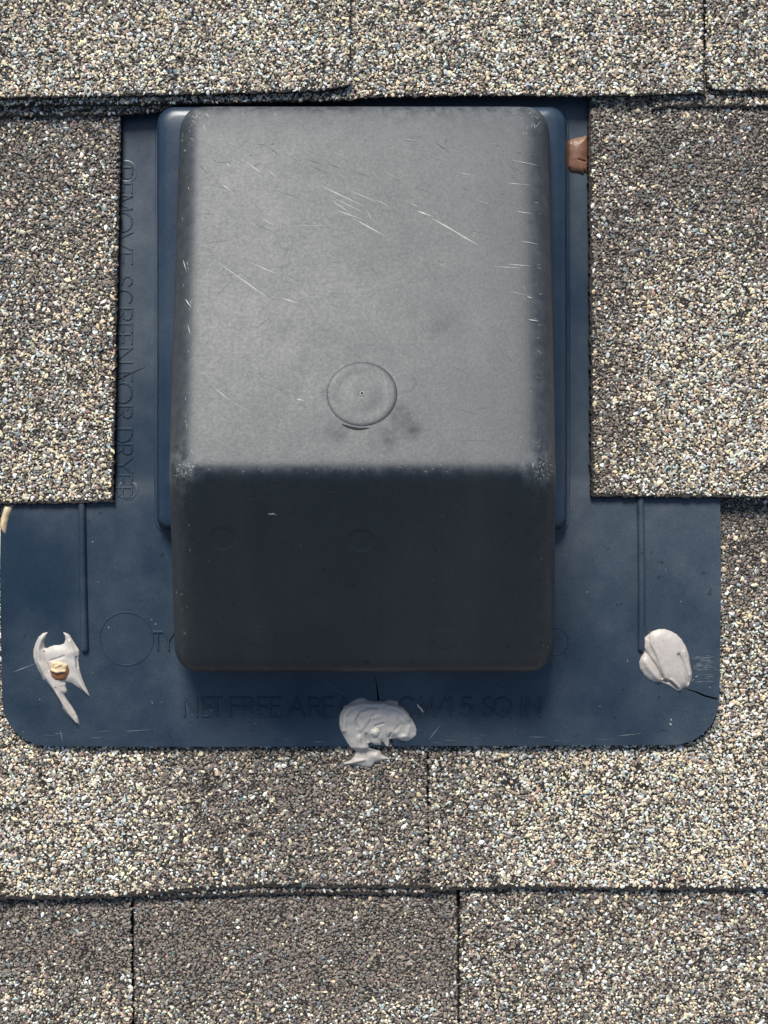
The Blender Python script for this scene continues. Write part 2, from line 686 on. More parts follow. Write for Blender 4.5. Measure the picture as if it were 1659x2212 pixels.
# ------------------------------------------------------------------ the vent
VO = u(829, 900, FLANGE_Z0)
vent = bpy.data.objects.new('roof_vent', None)
vent.empty_display_size = 0.05
place(vent, None, VO)
tag(vent, 'black plastic roof exhaust vent with slanted hood and wide navy flange, set among shingles', 'roof vent')


# flange: outline with its rounded corners and the three splits
def arc(cx, cy, r, a0, a1, n=12):
    return [(cx + r * math.cos(math.radians(a0 + (a1 - a0) * k / n)), cy + r * math.sin(math.radians(a0 + (a1 - a0) * k / n))) for k in range(n + 1)]


fl = [(6, 150), (1552, 150), (1553, 900), (1554, 1300), (1553, 1507)]
fl += [(1544, 1506.5), (1521, 1500.5), (1505, 1493), (1488, 1488.5), (1476, 1486), (1487, 1490.5), (1503, 1496), (1519, 1504), (1543, 1510.5), (1552.5, 1512)]
fl += arc(1452, 1509, 100, 2, 90, 14)
fl += [(1100, 1611), (851, 1612), (840, 1560), (819.5, 1510), (815, 1483), (811.5, 1462), (808.5, 1446), (810.5, 1462), (813, 1484), (815.3, 1511), (832, 1560), (842, 1612)]
fl += [(500, 1613)] + arc(108, 1510, 102, 90, 176, 14)
fl += [(5, 1300), (5, 906), (100, 874), (259, 820.6), (300, 800), (329, 785), (299, 798.6), (258, 818.4), (100, 871), (5, 902)]
bm = bmesh.new()
top = poly_slab(bm, [u(x, y, FLANGE_Z1)[:2] for x, y in fl], FLANGE_Z0, FLANGE_Z1)
bmesh.ops.bevel(bm, geom=list(top.edges), offset=0.10, segments=2, affect='EDGES', clamp_overlap=True)
for yy in list(range(1020, 1612, 24)):           # rows and columns so that it can bow
    bmesh.ops.bisect_plane(bm, geom=bm.verts[:] + bm.edges[:] + bm.faces[:], plane_co=(0, u(0, yy, ZF)[1], 0), plane_no=(0, 1, 0))
for xx in range(60, 1552, 75):
    bmesh.ops.bisect_plane(bm, geom=bm.verts[:] + bm.edges[:] + bm.faces[:], plane_co=(u(xx, 0, ZF)[0], 0, 0), plane_no=(1, 0, 0))
bm.normal_update()
for e in bm.edges:
    e.smooth = len(e.link_faces) == 2 and e.calc_face_angle(0) < 0.5
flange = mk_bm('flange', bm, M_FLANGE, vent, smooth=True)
bow(flange)
flange['label'] = 'wide navy black flange with rounded corners, splits and raised lettering'

ZF = FLANGE_Z1


def loft(rings, cap=True, close_bottom=False):
    n = len(rings[0])
    V = [p for r in rings for p in r]
    F = []
    for k in range(len(rings) - 1):
        for i in range(n):
            j = (i + 1) % n
            F.append((k * n + i, k * n + j, (k + 1) * n + j, (k + 1) * n + i))
    if cap:
        F.append(tuple((len(rings) - 1) * n + i for i in range(n)))
    return V, F


def rrect(x0, x1, y0, y1, r, z, n=10, rb=None):
    """ccw rounded rectangle; r at the +y corners, rb at the -y corners"""
    rb = r if rb is None else rb
    out = []
    for cx, cy, rr, a in ((x1 - r, y1 - r, r, 0), (x0 + r, y1 - r, r, 90), (x0 + rb, y0 + rb, rb, 180), (x1 - rb, y0 + rb, rb, 270)):
        for k in range(n + 1):
            t = math.radians(a + 90 * k / n)
            out.append((cx + rr * math.cos(t), cy + rr * math.sin(t), z))
    return out


# collar under the hood
cx0, cx1 = u(338, 0, 6)[0], u(1226, 0, 6)[0]
cy1, cy0 = u(0, 228, 9)[1], u(0, 1146, 6)[1]
rings = []
for off, z in ((0, ZF - 0.3), (0.15, ZF + 0.6), (0.5, ZF + 5.5), (0.9, ZF + 7.6), (1.8, ZF + 9.2), (3.2, ZF + 10.2), (5.0, ZF + 10.6), (9, ZF + 10.7)):
    rings.append(rrect(cx0 + off, cx1 - off, cy0 + off * 0.6, cy1 - off, max(6.5 - off * 0.35, 2.5), z, rb=max(4.5 - off * 0.35, 1.2)))
V, F = loft(rings)
collar = mk('collar', V, F, M_COLLAR, vent, smooth=True)
# thin moulded foot round the collar
rings = []
for off, z in ((-1.1, ZF - 0.2), (-1.0, ZF + 0.25), (-0.6, ZF + 0.4), (0.4, ZF + 0.4)):
    rings.append(rrect(cx0 + off, cx1 - off, cy0 + off, cy1 - off, 7, z, rb=5))
V, F = loft(rings, cap=False)
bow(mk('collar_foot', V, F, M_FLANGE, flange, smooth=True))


# raised ribs either side
def rib(x, ya, yb, w, h):
    V, prof = [], [(-1, 0), (-0.93, 0.45), (-0.72, 0.78), (-0.4, 0.96), (0, 1.0), (0.4, 0.96), (0.72, 0.78), (0.93, 0.45), (1, 0)]
    rows = []
    ys = list(np.linspace(ya, yb - 14, 20)) + [yb - 8, yb - 5, yb - 2.5, yb - 1, yb]
    ks = [1] * 21 + [0.94, 0.8, 0.55, 0.12]
    (xa, xb) = x
    for yv, k in zip(ys, ks):
        xx = xa + (xb - xa) * (yv - ya) / (yb - ya)
        mx, my, _ = u(xx, yv, ZF)
        rows.append([(mx + p * w * (0.55 + 0.45 * k), my, ZF - 0.02 + q * h * k) for p, q in prof])
    V = [p for r in rows for p in r]
    n = len(prof)
    F = [(a * n + i, a * n + i + 1, (a + 1) * n + i + 1, (a + 1) * n + i) for a in range(len(rows) - 1) for i in range(n - 1)]
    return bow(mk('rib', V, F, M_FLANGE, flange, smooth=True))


rib((178, 186), 1000, 1408, 1.4, 1.9)
rib((1381, 1383), 1000, 1406, 1.3, 1.8)

# raised lettering: single-stroke capitals in a 1 x 1 cell
O_ = [(0.5 + 0.5 * math.cos(t), 0.5 + 0.5 * math.sin(t)) for t in np.linspace(0, 2 * math.pi, 21)]
FONT = {
    'N': [[(0, 0), (0, 1), (1, 0), (1, 1)]],
    'E': [[(1, 0), (0, 0), (0, 1), (1, 1)], [(0, 0.52), (0.9, 0.52)]],
    'T': [[(0, 1), (1, 1)], [(0.5, 1), (0.5, 0)]],
    'F': [[(0, 0), (0, 1), (1, 1)], [(0, 0.52), (0.9, 0.52)]],
    'R': [[(0, 0), (0, 1), (0.55, 1), (0.82, 0.93), (0.93, 0.76), (0.82, 0.57), (0.55, 0.5), (0, 0.5)], [(0.5, 0.5), (1, 0)]],
    'A': [[(0, 0), (0.5, 1), (1, 0)], [(0.2, 0.36), (0.8, 0.36)]],
    'C': [[(0.5 + 0.5 * math.cos(t), 0.5 + 0.5 * math.sin(t)) for t in np.linspace(0.8, 2 * math.pi - 0.8, 16)]],
    'M': [[(0, 0), (0.12, 1), (0.5, 0.1), (0.88, 1), (1, 0)]],
    '/': [[(0, 0), (1, 1)]],
    '1': [[(0, 0.86), (0.6, 1), (0.6, 0)]],
    '5': [[(0.9, 1), (0.25, 1), (0.12, 0.56), (0.5, 0.64), (0.85, 0.52), (1, 0.3), (0.85, 0.08), (0.45, 0), (0, 0.12)]],
    'S': [[(0.9, 0.84), (0.7, 0.98), (0.4, 1), (0.12, 0.88), (0.1, 0.68), (0.35, 0.54), (0.75, 0.44), (0.95, 0.26), (0.8, 0.05), (0.45, 0), (0.1, 0.1), (0, 0.2)]],
    'Q': [O_, [(0.55, 0.34), (1.0, -0.06)]],
    'O': [O_],
    'I': [[(0.5, 0), (0.5, 1)]],
    'V': [[(0, 1), (0.5, 0), (1, 1)]],
    'D': [[(0, 0), (0, 1), (0.45, 1), (0.82, 0.85), (1, 0.5), (0.82, 0.15), (0.45, 0), (0, 0)]],
    'Y': [[(0, 1), (0.5, 0.5), (1, 1)], [(0.5, 0.5), (0.5, 0)]],
}


def bar(V, F, a, b, w, h, zb):
    """raised stroke with sloping flanks"""
    dx, dy = b[0] - a[0], b[1] - a[1]
    ln = math.hypot(dx, dy) or 1e-6
    tx, ty = dx / ln, dy / ln
    nx, ny = -ty, tx
    k = len(V)
    for (q, ex) in ((a, -1), (b, 1)):
        for s, z, e in ((-1, 0, 1.0), (-0.55, h, 0.6), (0.55, h, 0.6), (1, 0, 1.0)):
            V.append((q[0] + nx * s * w + tx * ex * w * e * 0.9, q[1] + ny * s * w + ty * ex * w * e * 0.9, zb + z))
    F += [(k, k + 4, k + 5, k + 1), (k + 1, k + 5, k + 6, k + 2), (k + 2, k + 6, k + 7, k + 3), (k, k + 1, k + 2, k + 3), (k + 4, k + 7, k + 6, k + 5)]


def lettering(cells, down=False, w=0.42, h=0.50):
    if down:
        h = h * 0.6
    V, F = [], []
    for ch, a, b, lo, hi in cells:               # a..b along the line, lo = foot of the letters, hi = top
        for st in FONT[ch]:
            pts = []
            for px, py in st:
                if down:
                    pts.append(u(lo + (hi - lo) * py, a + (b - a) * px, ZF)[:2])
                else:
                    pts.append(u(a + (b - a) * px, lo + (hi - lo) * py, ZF)[:2])
            for p, q in zip(pts[:-1], pts[1:]):
                bar(V, F, p, q, w, h, ZF - 0.02)
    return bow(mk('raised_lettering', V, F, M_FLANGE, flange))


LO, HI = 1546, 1507
lettering([('N', 399, 426, LO, HI), ('E', 437, 457, LO, HI), ('T', 458, 479, LO, HI)])
lettering([('F', 498, 518, LO, HI), ('R', 525, 548, LO, HI), ('E', 558, 578, LO, HI), ('E', 585, 606, LO, HI)])
lettering([('A', 623, 658, LO, HI), ('R', 668, 692, LO, HI), ('E', 699, 720, LO, HI), ('A', 723, 763, LO, HI)])
lettering([('C', 862, 899, LO, HI), ('M', 905, 936, LO, HI), ('/', 940, 962, LO, HI), ('1', 968, 977, LO, HI), ('5', 994, 1019, LO, HI)])
lettering([('S', 1042, 1063, LO, HI), ('Q', 1066, 1103, LO, HI)])
lettering([('I', 1122, 1132, LO, HI), ('N', 1138, 1167, LO, HI)])
lettering([('T', 334, 352, 1402, 1364), ('Y', 354, 378, 1402, 1364)])


def nz(z):
    return (380 + z / 2.458) / 1.1573


for word in ([('R', 95, 170), ('E', 195, 250), ('M', 262, 362), ('O', 372, 488), ('V', 494, 600), ('E', 622, 688)],
             [('S', 757, 828), ('C', 850, 940), ('R', 962, 1036), ('E', 1057, 1107), ('E', 1122, 1176), ('N', 1206, 1294)],
             [('F', 1352, 1404), ('O', 1420, 1540), ('R', 1562, 1638)],
             [('D', 1702, 1782), ('R', 1797, 1862), ('Y', 1882, 1972), ('E', 1987, 2040), ('R', 2062, 2130)]):
    lettering([(c, nz(a), nz(b), 246, 285) for c, a, b in word], down=True)


# moulded rings and marks on the flange
def ring(name, x, y, r, w, h, parent, inner_drop=0.0):
    mx, my, _ = u(x, y, ZF)
    rr = r * U
    prof = [(rr - w, 0), (rr - w * 0.5, h), (rr + w * 0.5, h), (rr + w, 0)]
    n = 56
    V = [(mx + p * math.cos(2 * math.pi * k / n), my + p * math.sin(2 * math.pi * k / n), ZF - 0.02 + q) for p, q in prof for k in range(n)]
    F = [(a * n + k, a * n + (k + 1) % n, (a + 1) * n + (k + 1) % n, (a + 1) * n + k) for a in range(3) for k in range(n)]
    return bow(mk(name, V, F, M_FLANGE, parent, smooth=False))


ring('moulded_ring', 275, 1379, 57, 0.30, 0.22, flange)
ring('moulded_ring', 1197, 1384, 29, 0.35, 0.25, flange)
ring('moulded_ring', 1291, 1072, 17, 0.4, 0.14, flange)
ring('moulded_ring', 271, 372, 22, 0.8, 0.10, flange)
ring('moulded_ring', 276, 1058, 20, 0.6, 0.10, flange)
V, F = [], []
for k in range(9):                                # tiny stars and lines of the round mark
    a = random.uniform(0, 6.28)
    d = random.uniform(4, 22)
    x, y = 1197 + d * math.cos(a), 1384 + d * math.sin(a)
    a2 = random.uniform(0, 3.14)
    bar(V, F, u(x, y, ZF)[:2], u(x + 5 * math.cos(a2), y + 5 * math.sin(a2), ZF)[:2], 0.25, 0.2, ZF - 0.02)
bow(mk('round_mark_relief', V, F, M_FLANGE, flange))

# ------------------------------------------------------------------ hood
YB, YT, YR, YF, YL = 142.4, 141.4, 13.2, -55.0, -56.6     # mm up the slope
Z_TOP, Z_RIDGE, Z_FRONT = 22.5, 70.0, 24.0
HX = -6.9


def half(z):
    return 61.0 + (70 - z) * 0.098


H_BACK, H_LIP = 4.5, 13.0
m_top = (Z_RIDGE - Z_TOP) / (YT - YR)
m_fr = (Z_RIDGE - Z_FRONT) / (YR - YF)


def unit(v):
    return np.array(v, float) / np.linalg.norm(v)


# the hood is the rounded meeting of six planes (point on plane, outward normal)
PLANES = [((HX, YR, Z_RIDGE), unit((0, m_top, 1))), ((HX, YR, Z_RIDGE), unit((0, -m_fr, 1))),
          ((HX - half(0), -10, 0), unit((-1, 0.009, 0.098))), ((HX + half(0), -10, 0), unit((1, 0.009, 0.098))),
          ((0, YB, H_BACK), unit((0, Z_TOP - H_BACK, YB - YT))), ((0, YL, H_LIP), unit((0, -(Z_FRONT - H_LIP), YF - YL)))]
PLANES.append(((HX, YT - 4.5, Z_TOP + 4.5 * m_top), unit((0, math.tan(math.radians(30)), 1))))   # eased top edge
for sd in (-1, 1):                               # eased corners at the lip and, less, at the back
    PLANES.append(((HX + sd * (half(20) - 2.6), YL + 2.6, 20), unit((sd, -1, 0.12))))
    n_s = unit((sd, 0.009, 0.098))
    for base_n, cut, back in ((unit((0, m_top, 1)), 3.5, 0), (unit((0, -m_fr, 1)), 3.3, 0)):     # broad eased edges down both sides
        n_c = unit(base_n * 1.0 + n_s * 1.15)
        e_ = np.array((HX + sd * half(Z_RIDGE), YR, Z_RIDGE))
        PLANES.append((tuple(e_ - n_c * cut), n_c))
    PLANES.append(((HX + sd * (half(12) - 3.6), YB - 2.8, 12), unit((sd, 1, 0.1))))
FOLD = 0.75
ROUND = 1.15                                      # mm


def planes_d(P):
    return np.stack([(P - np.array(p)) @ n_ for p, n_ in PLANES], -1)


def hood_f(P):
    d_ = planes_d(P)
    a_, b_ = d_[..., 0], d_[..., 1]
    m_ = np.maximum(a_, b_)
    fold = m_ + FOLD * np.log(np.exp((a_ - m_) / FOLD) + np.exp((b_ - m_) / FOLD))
    d_ = np.concatenate([fold[..., None], d_[..., 2:]], -1) / ROUND
    m_ = d_.max(-1)
    return ROUND * (m_ + np.log(np.exp(d_ - m_[..., None]).sum(-1)))


def hp(side, y, z):
    return np.array((HX + side * half(z), y, z))


zr_ = H_BACK + (H_LIP - H_BACK) * (YB - YR) / (YB - YL)
PR = [(YB, H_BACK), (YT, Z_TOP), (YR, Z_RIDGE), (YF, Z_FRONT), (YL, H_LIP), (YR, zr_)]
quads = [[hp(-1, *PR[i]), hp(1, *PR[i]), hp(1, *PR[i + 1]), hp(-1, *PR[i + 1])] for i in range(4)]
for sd in (-1, 1):
    quads += [[hp(sd, *PR[0]), hp(sd, *PR[1]), hp(sd, *PR[2]), hp(sd, *PR[5])], [hp(sd, *PR[5]), hp(sd, *PR[2]), hp(sd, *PR[3]), hp(sd, *PR[4])]]
NG = 64
tt = 0.5 - 0.5 * np.cos(np.linspace(0, math.pi, NG + 1))
bm = bmesh.new()
core = np.array((HX, 40.0, 12.0))
for qd in quads:
    s_, t_ = np.meshgrid(tt, tt, indexing='ij')
    s_, t_ = s_[..., None], t_[..., None]
    G = (qd[0] * (1 - s_) + qd[1] * s_) * (1 - t_) + (qd[3] * (1 - s_) + qd[2] * s_) * t_
    lo_, hi_ = np.zeros(G.shape[:2]), np.full(G.shape[:2], 1.05)
    for _ in range(40):
        md_ = (lo_ + hi_) / 2
        fv = hood_f(core + (G - core) * md_[..., None])
        lo_ = np.where(fv < 0, md_, lo_)
        hi_ = np.where(fv < 0, hi_, md_)
    G = core + (G - core) * lo_[..., None]
    vs = [[bm.verts.new(G[i_, j_]) for j_ in range(NG + 1)] for i_ in range(NG + 1)]
    for i_ in range(NG):
        for j_ in range(NG):
            bm.faces.new((vs[i_][j_], vs[i_ + 1][j_], vs[i_ + 1][j_ + 1], vs[i_][j_ + 1]))
bmesh.ops.remove_doubles(bm, verts=bm.verts, dist=0.002)
bmesh.ops.recalc_face_normals(bm, faces=bm.faces)
from mathutils.bvhtree import BVHTree
HOOD_TREE = BVHTree.FromBMesh(bm)
hood = mk_bm('hood', bm, M_HOOD, vent, smooth=True)
hood['label'] = 'scuffed grey black slanted hood with steep dark front face'
me = hood.data
wear_rim_light = []
for v in me.vertices:
    x, y, z = v.co.x * 1000 + VO[0], v.co.y * 1000 + VO[1], v.co.z * 1000 + VO[2]
    wear_rim_light.append((x, y, z))
W = np.array(wear_rim_light)
d_ = planes_d(W) / 1.6
wt = np.exp(d_ - d_.max(-1, keepdims=True))
wt /= wt.sum(-1, keepdims=True)
off = np.clip((1 - wt.max(-1)) * 2, 0, 1)                        # 0 on the flats, 1 on an edge
near_r = np.exp(-((W[:, 1] - YR) / 3.0) ** 2)
w_corner = np.exp(-((W[:, 1] - YR) / 7) ** 2) * (np.abs(W[:, 0] - HX) > 50)
wv = np.clip(off * np.where(W[:, 1] > YR - 2, 0.28, 0.2) + np.exp(-((W[:, 1] - YT + 1) / 3) ** 2) * 0.5 * off + near_r * off * 0.2 + w_corner * off * 0.9, 0, 1)  # edge wear; the band along the top edge also paints in a rim highlight
a = me.attributes.new('wear_rim_light', 'FLOAT', 'POINT')
a.data.foreach_set('value', wv.astype(np.float32))
md = hood.modifiers.new('wall', 'SOLIDIFY')
md.thickness = 0.0018
md.offset = -1


def on_top(x, y, lift=0.0):
    X, Y = (x - CX) * U, (CY - y) * U
    t = (CAM_D - Z_RIDGE - YR * m_top) / (CAM_D - Y * m_top)
    nl = math.hypot(1, m_top)
    return Vector((t * X, t * Y + lift * m_top / nl, CAM_D * (1 - t) + lift / nl))


def on_front(x, y, lift=0.0):
    X, Y = (x - CX) * U, (CY - y) * U
    t = (CAM_D - Z_RIDGE + YR * m_fr) / (CAM_D + Y * m_fr)
    nl = math.hypot(1, m_fr)
    return Vector((t * X, t * Y - lift * m_fr / nl, CAM_D * (1 - t) + lift / nl))


def sliver(V, F, fn, x0, y0, x1, y1, w, lift=0.02):
    """thin tapering burr along a scratch"""
    a, b = fn(x0, y0, lift), fn(x1, y1, lift)
    nx, ny = -(y1 - y0), (x1 - x0)
    ln = math.hypot(nx, ny) or 1
    nx, ny = nx / ln * w, ny / ln * w
    k = random.uniform(0.25, 0.6)
    mx, my = x0 + (x1 - x0) * k, y0 + (y1 - y0) * k
    c, d = fn(mx + nx, my + ny, lift), fn(mx - nx, my - ny, lift)
    e = fn(mx, my, lift + 0.05)
    i = len(V)
    V += [a[:], c[:], b[:], d[:], e[:]]
    F += [(i, i + 3, i + 4), (i + 3, i + 2, i + 4), (i + 2, i + 1, i + 4), (i + 1, i, i + 4)]


SCR = [(690, 400, 800, 452, .8), (700, 418, 808, 470, .5), (740, 405, 822, 440, .6), (760, 470, 835, 512, .9), (720, 452, 795, 478, .7),
       (790, 450, 805, 478, .5), (712, 430, 760, 462, .6), (800, 425, 845, 448, .5), (900, 455, 935, 468, 1.2), (930, 470, 1010, 515, 1.0), (980, 500, 1038, 532, .8),
       (462, 560, 598, 658, .8), (480, 575, 560, 628, .5), (535, 565, 612, 598, .7), (606, 643, 648, 656, .9), (525, 345, 570, 378, .8), (560, 468, 595, 490, .6),
       (488, 352, 500, 362, .9), (480, 398, 502, 415, .9), (463, 838, 500, 868, .7), (498, 866, 540, 890, .4), (575, 488, 755, 487, .35),
       (1060, 575, 1140, 580, .5), (1090, 570, 1150, 575, .6), (1095, 628, 1150, 640, .4), (1100, 345, 1165, 358, .5), (1090, 395, 1150, 400, .5), (1108, 455, 1150, 462, .6),
       (1120, 520, 1165, 528, .5), (985, 372, 1035, 382, .5), (905, 330, 980, 352, .35), (1020, 430, 1060, 442, .4), (885, 440, 905, 446, .5), (640, 315, 700, 355, .4),
       (870, 300, 905, 306, .4), (820, 365, 870, 392, .35), (930, 560, 990, 590, .35), (600, 520, 640, 545, .35), (700, 545, 752, 572, .3), (400, 645, 415, 668, 1.1),
       (395, 560, 404, 590, .7), (405, 700, 412, 725, .7), (1140, 690, 1165, 694, .8), (1138, 640, 1150, 645, .8), (580, 370, 600, 385, .7), (640, 862, 660, 866, 1.0)]
def on_hood(x, y, lift=0.0):
    o_ = Vector((0, 0, CAM_D))
    d_ = (Vector(((x - CX) * U, (CY - y) * U, 0)) - o_).normalized()
    p, nn, _, _ = HOOD_TREE.ray_cast(o_, d_)
    if p is None:
        return None
    if nn.dot(d_) > 0:
        nn = -nn
    return p + nn * lift


V, F = [], []


def edge_scuffs(n, xr, yr, ang, ln, w):
    for _ in range(n):
        x, y = random.uniform(*xr), random.uniform(*yr)
        a_ = random.gauss(*ang)
        l_ = random.uniform(*ln)
        x1_, y1_ = x + l_ * math.cos(a_), y + l_ * math.sin(a_)
        ww = random.uniform(*w)
        if all(on_hood(p, q) is not None for p, q in ((x, y), (x1_, y1_), (x + 2, y), (x - 2, y), (x1_ + 2, y1_), (x1_ - 2, y1_))):
            sliver(V, F, on_hood, x, y, x1_, y1_, ww, 0.03)


edge_scuffs(22, (420, 1150), (998, 1022), (0.6, 1.2), (2, 9), (0.2, 0.5))
edge_scuffs(40, (376, 418), (998, 1030), (0.9, 0.8), (3, 11), (0.2, 0.8))
edge_scuffs(36, (1152, 1196), (998, 1032), (0.9, 0.9), (3, 11), (0.2, 0.8))
edge_scuffs(26, (392, 412), (260, 990), (1.3, 0.6), (3, 16), (0.15, 0.6))
edge_scuffs(40, (1120, 1170), (260, 990), (0.1, 0.5), (3, 16), (0.15, 0.5))
edge_scuffs(26, (420, 1150), (236, 262), (0.3, 0.9), (3, 14), (0.15, 0.5))
edge_scuffs(26, (405, 450), (238, 285), (0.8, 0.9), (4, 18), (0.2, 0.6))
edge_scuffs(18, (1125, 1165), (238, 285), (0.8, 0.9), (4, 14), (0.2, 0.6))
edge_scuffs(8, (380, 410), (1060, 1430), (1.3, 0.4), (3, 12), (0.3, 0.7))
edge_scuffs(8, (1165, 1192), (1060, 1430), (1.3, 0.4), (3, 12), (0.3, 0.7))
for x0, y0, x1, y1, w in SCR:
    sliver(V, F, on_top, x0, y0, x1, y1, w * 1.3)
SHINY = (V, F)
V, F = [], []
for k in range(260):
    if k < 120:
        x, y = random.uniform(430, 1140), random.uniform(290, 960)
    elif k < 180:
        x, y = random.uniform(1075, 1135), random.uniform(300, 960)
    else:
        x, y = random.uniform(420, 1150), random.uniform(290, 560)
    if (x - 782) ** 2 + (y - 851) ** 2 < 85 ** 2:
        continue
    a = random.gauss(0.35, 0.5) if k % 3 else random.uniform(0, 3.14)
    ln = random.choice((4, 6, 8, 12, 20, 40, 70)) * random.uniform(0.6, 1.3)
    ex, ey = x + ln * math.cos(a), y + ln * math.sin(a)
    if not (425 < ex < 1140 and 280 < ey < 985):
        continue
    sliver(V, F, on_top, x, y, ex, ey, random.uniform(0.2, 0.5))
for k in range(16):
    x, y = random.uniform(440, 1130), random.uniform(1060, 1400)
    a = random.uniform(0, 3.14)
    ln = random.uniform(2, 8)
    sliver(V, F, on_front, x, y, x + ln * math.cos(a), y + ln * math.sin(a), random.uniform(0.25, 0.5))
sliver(*SHINY, on_front, 578, 1110, 600, 1112, 1.6)
sliver(*SHINY, on_front, 582, 1112, 594, 1108, 1.5)
o = mk('dull_scratches', V, F, M_SCR2, hood)
o['kind'] = 'stuff'
o = mk('scratches', *SHINY, M_SCR, hood)
o['kind'] = 'stuff'

# faint ejector discs and weather stains on the hood
def rel(p):
    return tuple((p[i] - VO[i]) * MM for i in range(3))


def hood_marks(mat):
    t = NT.__new__(NT)
    t.m, t.t, t.obj = mat, mat.node_tree, None
    t.b = t.t.nodes['Principled BSDF']
    acc = None
    for x, y, r, fn_, amp in ((692, 826, 24, on_top, 0.22), (873, 826, 24, on_top, 0.18), (482, 1164, 29, on_front, -0.6), (780, 1168, 28, on_front, -0.6), (560, 1375, 30, on_front, 0.4), (960, 1380, 30, on_front, 0.4)):
        h = t.math('MULTIPLY', ring_height(t, rel(fn_(x, y)), r * U * 0.87 * MM, 0.0005), amp)
        acc = h if acc is None else t.math('ADD', acc, h)
    old = t.b.inputs['Normal'].links[0].from_socket
    t.lk(t.bump(acc, 0.6, 0.00025, old), t.b.inputs['Normal'])
    # stains: patches below and beside the boss, broken up by noise
    st = None
    n_ = t.noise(130, 4, 0.6)
    for x, y, r in ((868, 905, 34), (832, 948, 30), (728, 930, 24), (890, 930, 22), (710, 850, 18), (950, 700, 60), (640, 700, 50)):
        h = ring_height(t, rel(on_top(x, y)), r * U * 0.6 * MM, r * U * 0.6 * MM)
        k = 0.25 if r > 40 else 1.0
        h = t.math('MULTIPLY', h, k)
        st = h if st is None else t.math('MAXIMUM', st, h)
    st = t.math('MULTIPLY', st, t.rng(n_, 0.38, 0.58, 0.15, 1.0))
    oc = t.b.inputs['Base Color'].links[0].from_socket
    t.lk(t.mix(t.math('MULTIPLY', st, 0.75), oc, (0.010, 0.012, 0.016)), t.b.inputs['Base Color'])
    orr = t.b.inputs['Roughness'].links[0].from_socket
    t.lk(t.math('ADD', orr, t.math('MULTIPLY', st, 0.03)), t.b.inputs['Roughness'])
    os_ = t.math('SUBTRACT', 0.36, t.math('MULTIPLY', st, 0.20))
    t.lk(os_, t.b.inputs['Specular IOR Level'])


hood_marks(M_HOOD)

# moulded boss with its pin hole, lying in the slanted top
c0 = on_top(782, 851)
ny = Vector((0, m_top, 1)).normalized()
ax = Vector((1, 0, 0))
ay = ny.cross(ax)


def lathe(prof, name, mat, parent, n=64, cen=None):
    cen = cen or c0
    V, F = [], []
    for r, h in prof:
        for k in range(n):
            t = 2 * math.pi * k / n
            p = cen + ax * (r * math.cos(t)) + ay * (r * math.sin(t)) + ny * h
            V.append(p[:])
    for a_ in range(len(prof) - 1):
        for k in range(n):
            F.append((a_ * n + k, a_ * n + (k + 1) % n, (a_ + 1) * n + (k + 1) % n, (a_ + 1) * n + k))
    return mk(name, V, F, mat, parent, smooth=True)


boss = lathe([(11.3, -0.02), (11.12, 0.05), (10.7, 0.14), (10.0, 0.19), (9.0, 0.19), (7.8, 0.14), (6.8, 0.13), (5.6, 0.18), (4.2, 0.25), (2.8, 0.28), (1.15, 0.30),
              (0.9, 0.28), (0.4, 0.24), (0.0, 0.24)], 'moulded_boss', M_HOOD, hood)
lathe([(0.78, 0.30), (0.74, 0.48), (0.62, 0.54), (0.50, 0.48), (0.46, 0.30)], 'pin_rim', M_SCR, hood, 24)
lathe([(0.47, 0.40), (0.0, 0.40)], 'pin_hole', M_DARK, hood, 24)
V, F = [], []
pts = [(739, 917, .6), (748, 921, 2.2), (758, 924, 2.6), (768, 926, 3.0), (778, 927, 2.2), (788, 926, 1.6), (797, 925, .5)]
for (x, y, w) in pts:
    V += [on_top(x, y - w, 0.22)[:], on_top(x, y + w, 0.1)[:]]
F = [(2 * k, 2 * k + 1, 2 * k + 3, 2 * k + 2) for k in range(len(pts) - 1)]
mk('open_slit', V, F, M_DARK, hood)


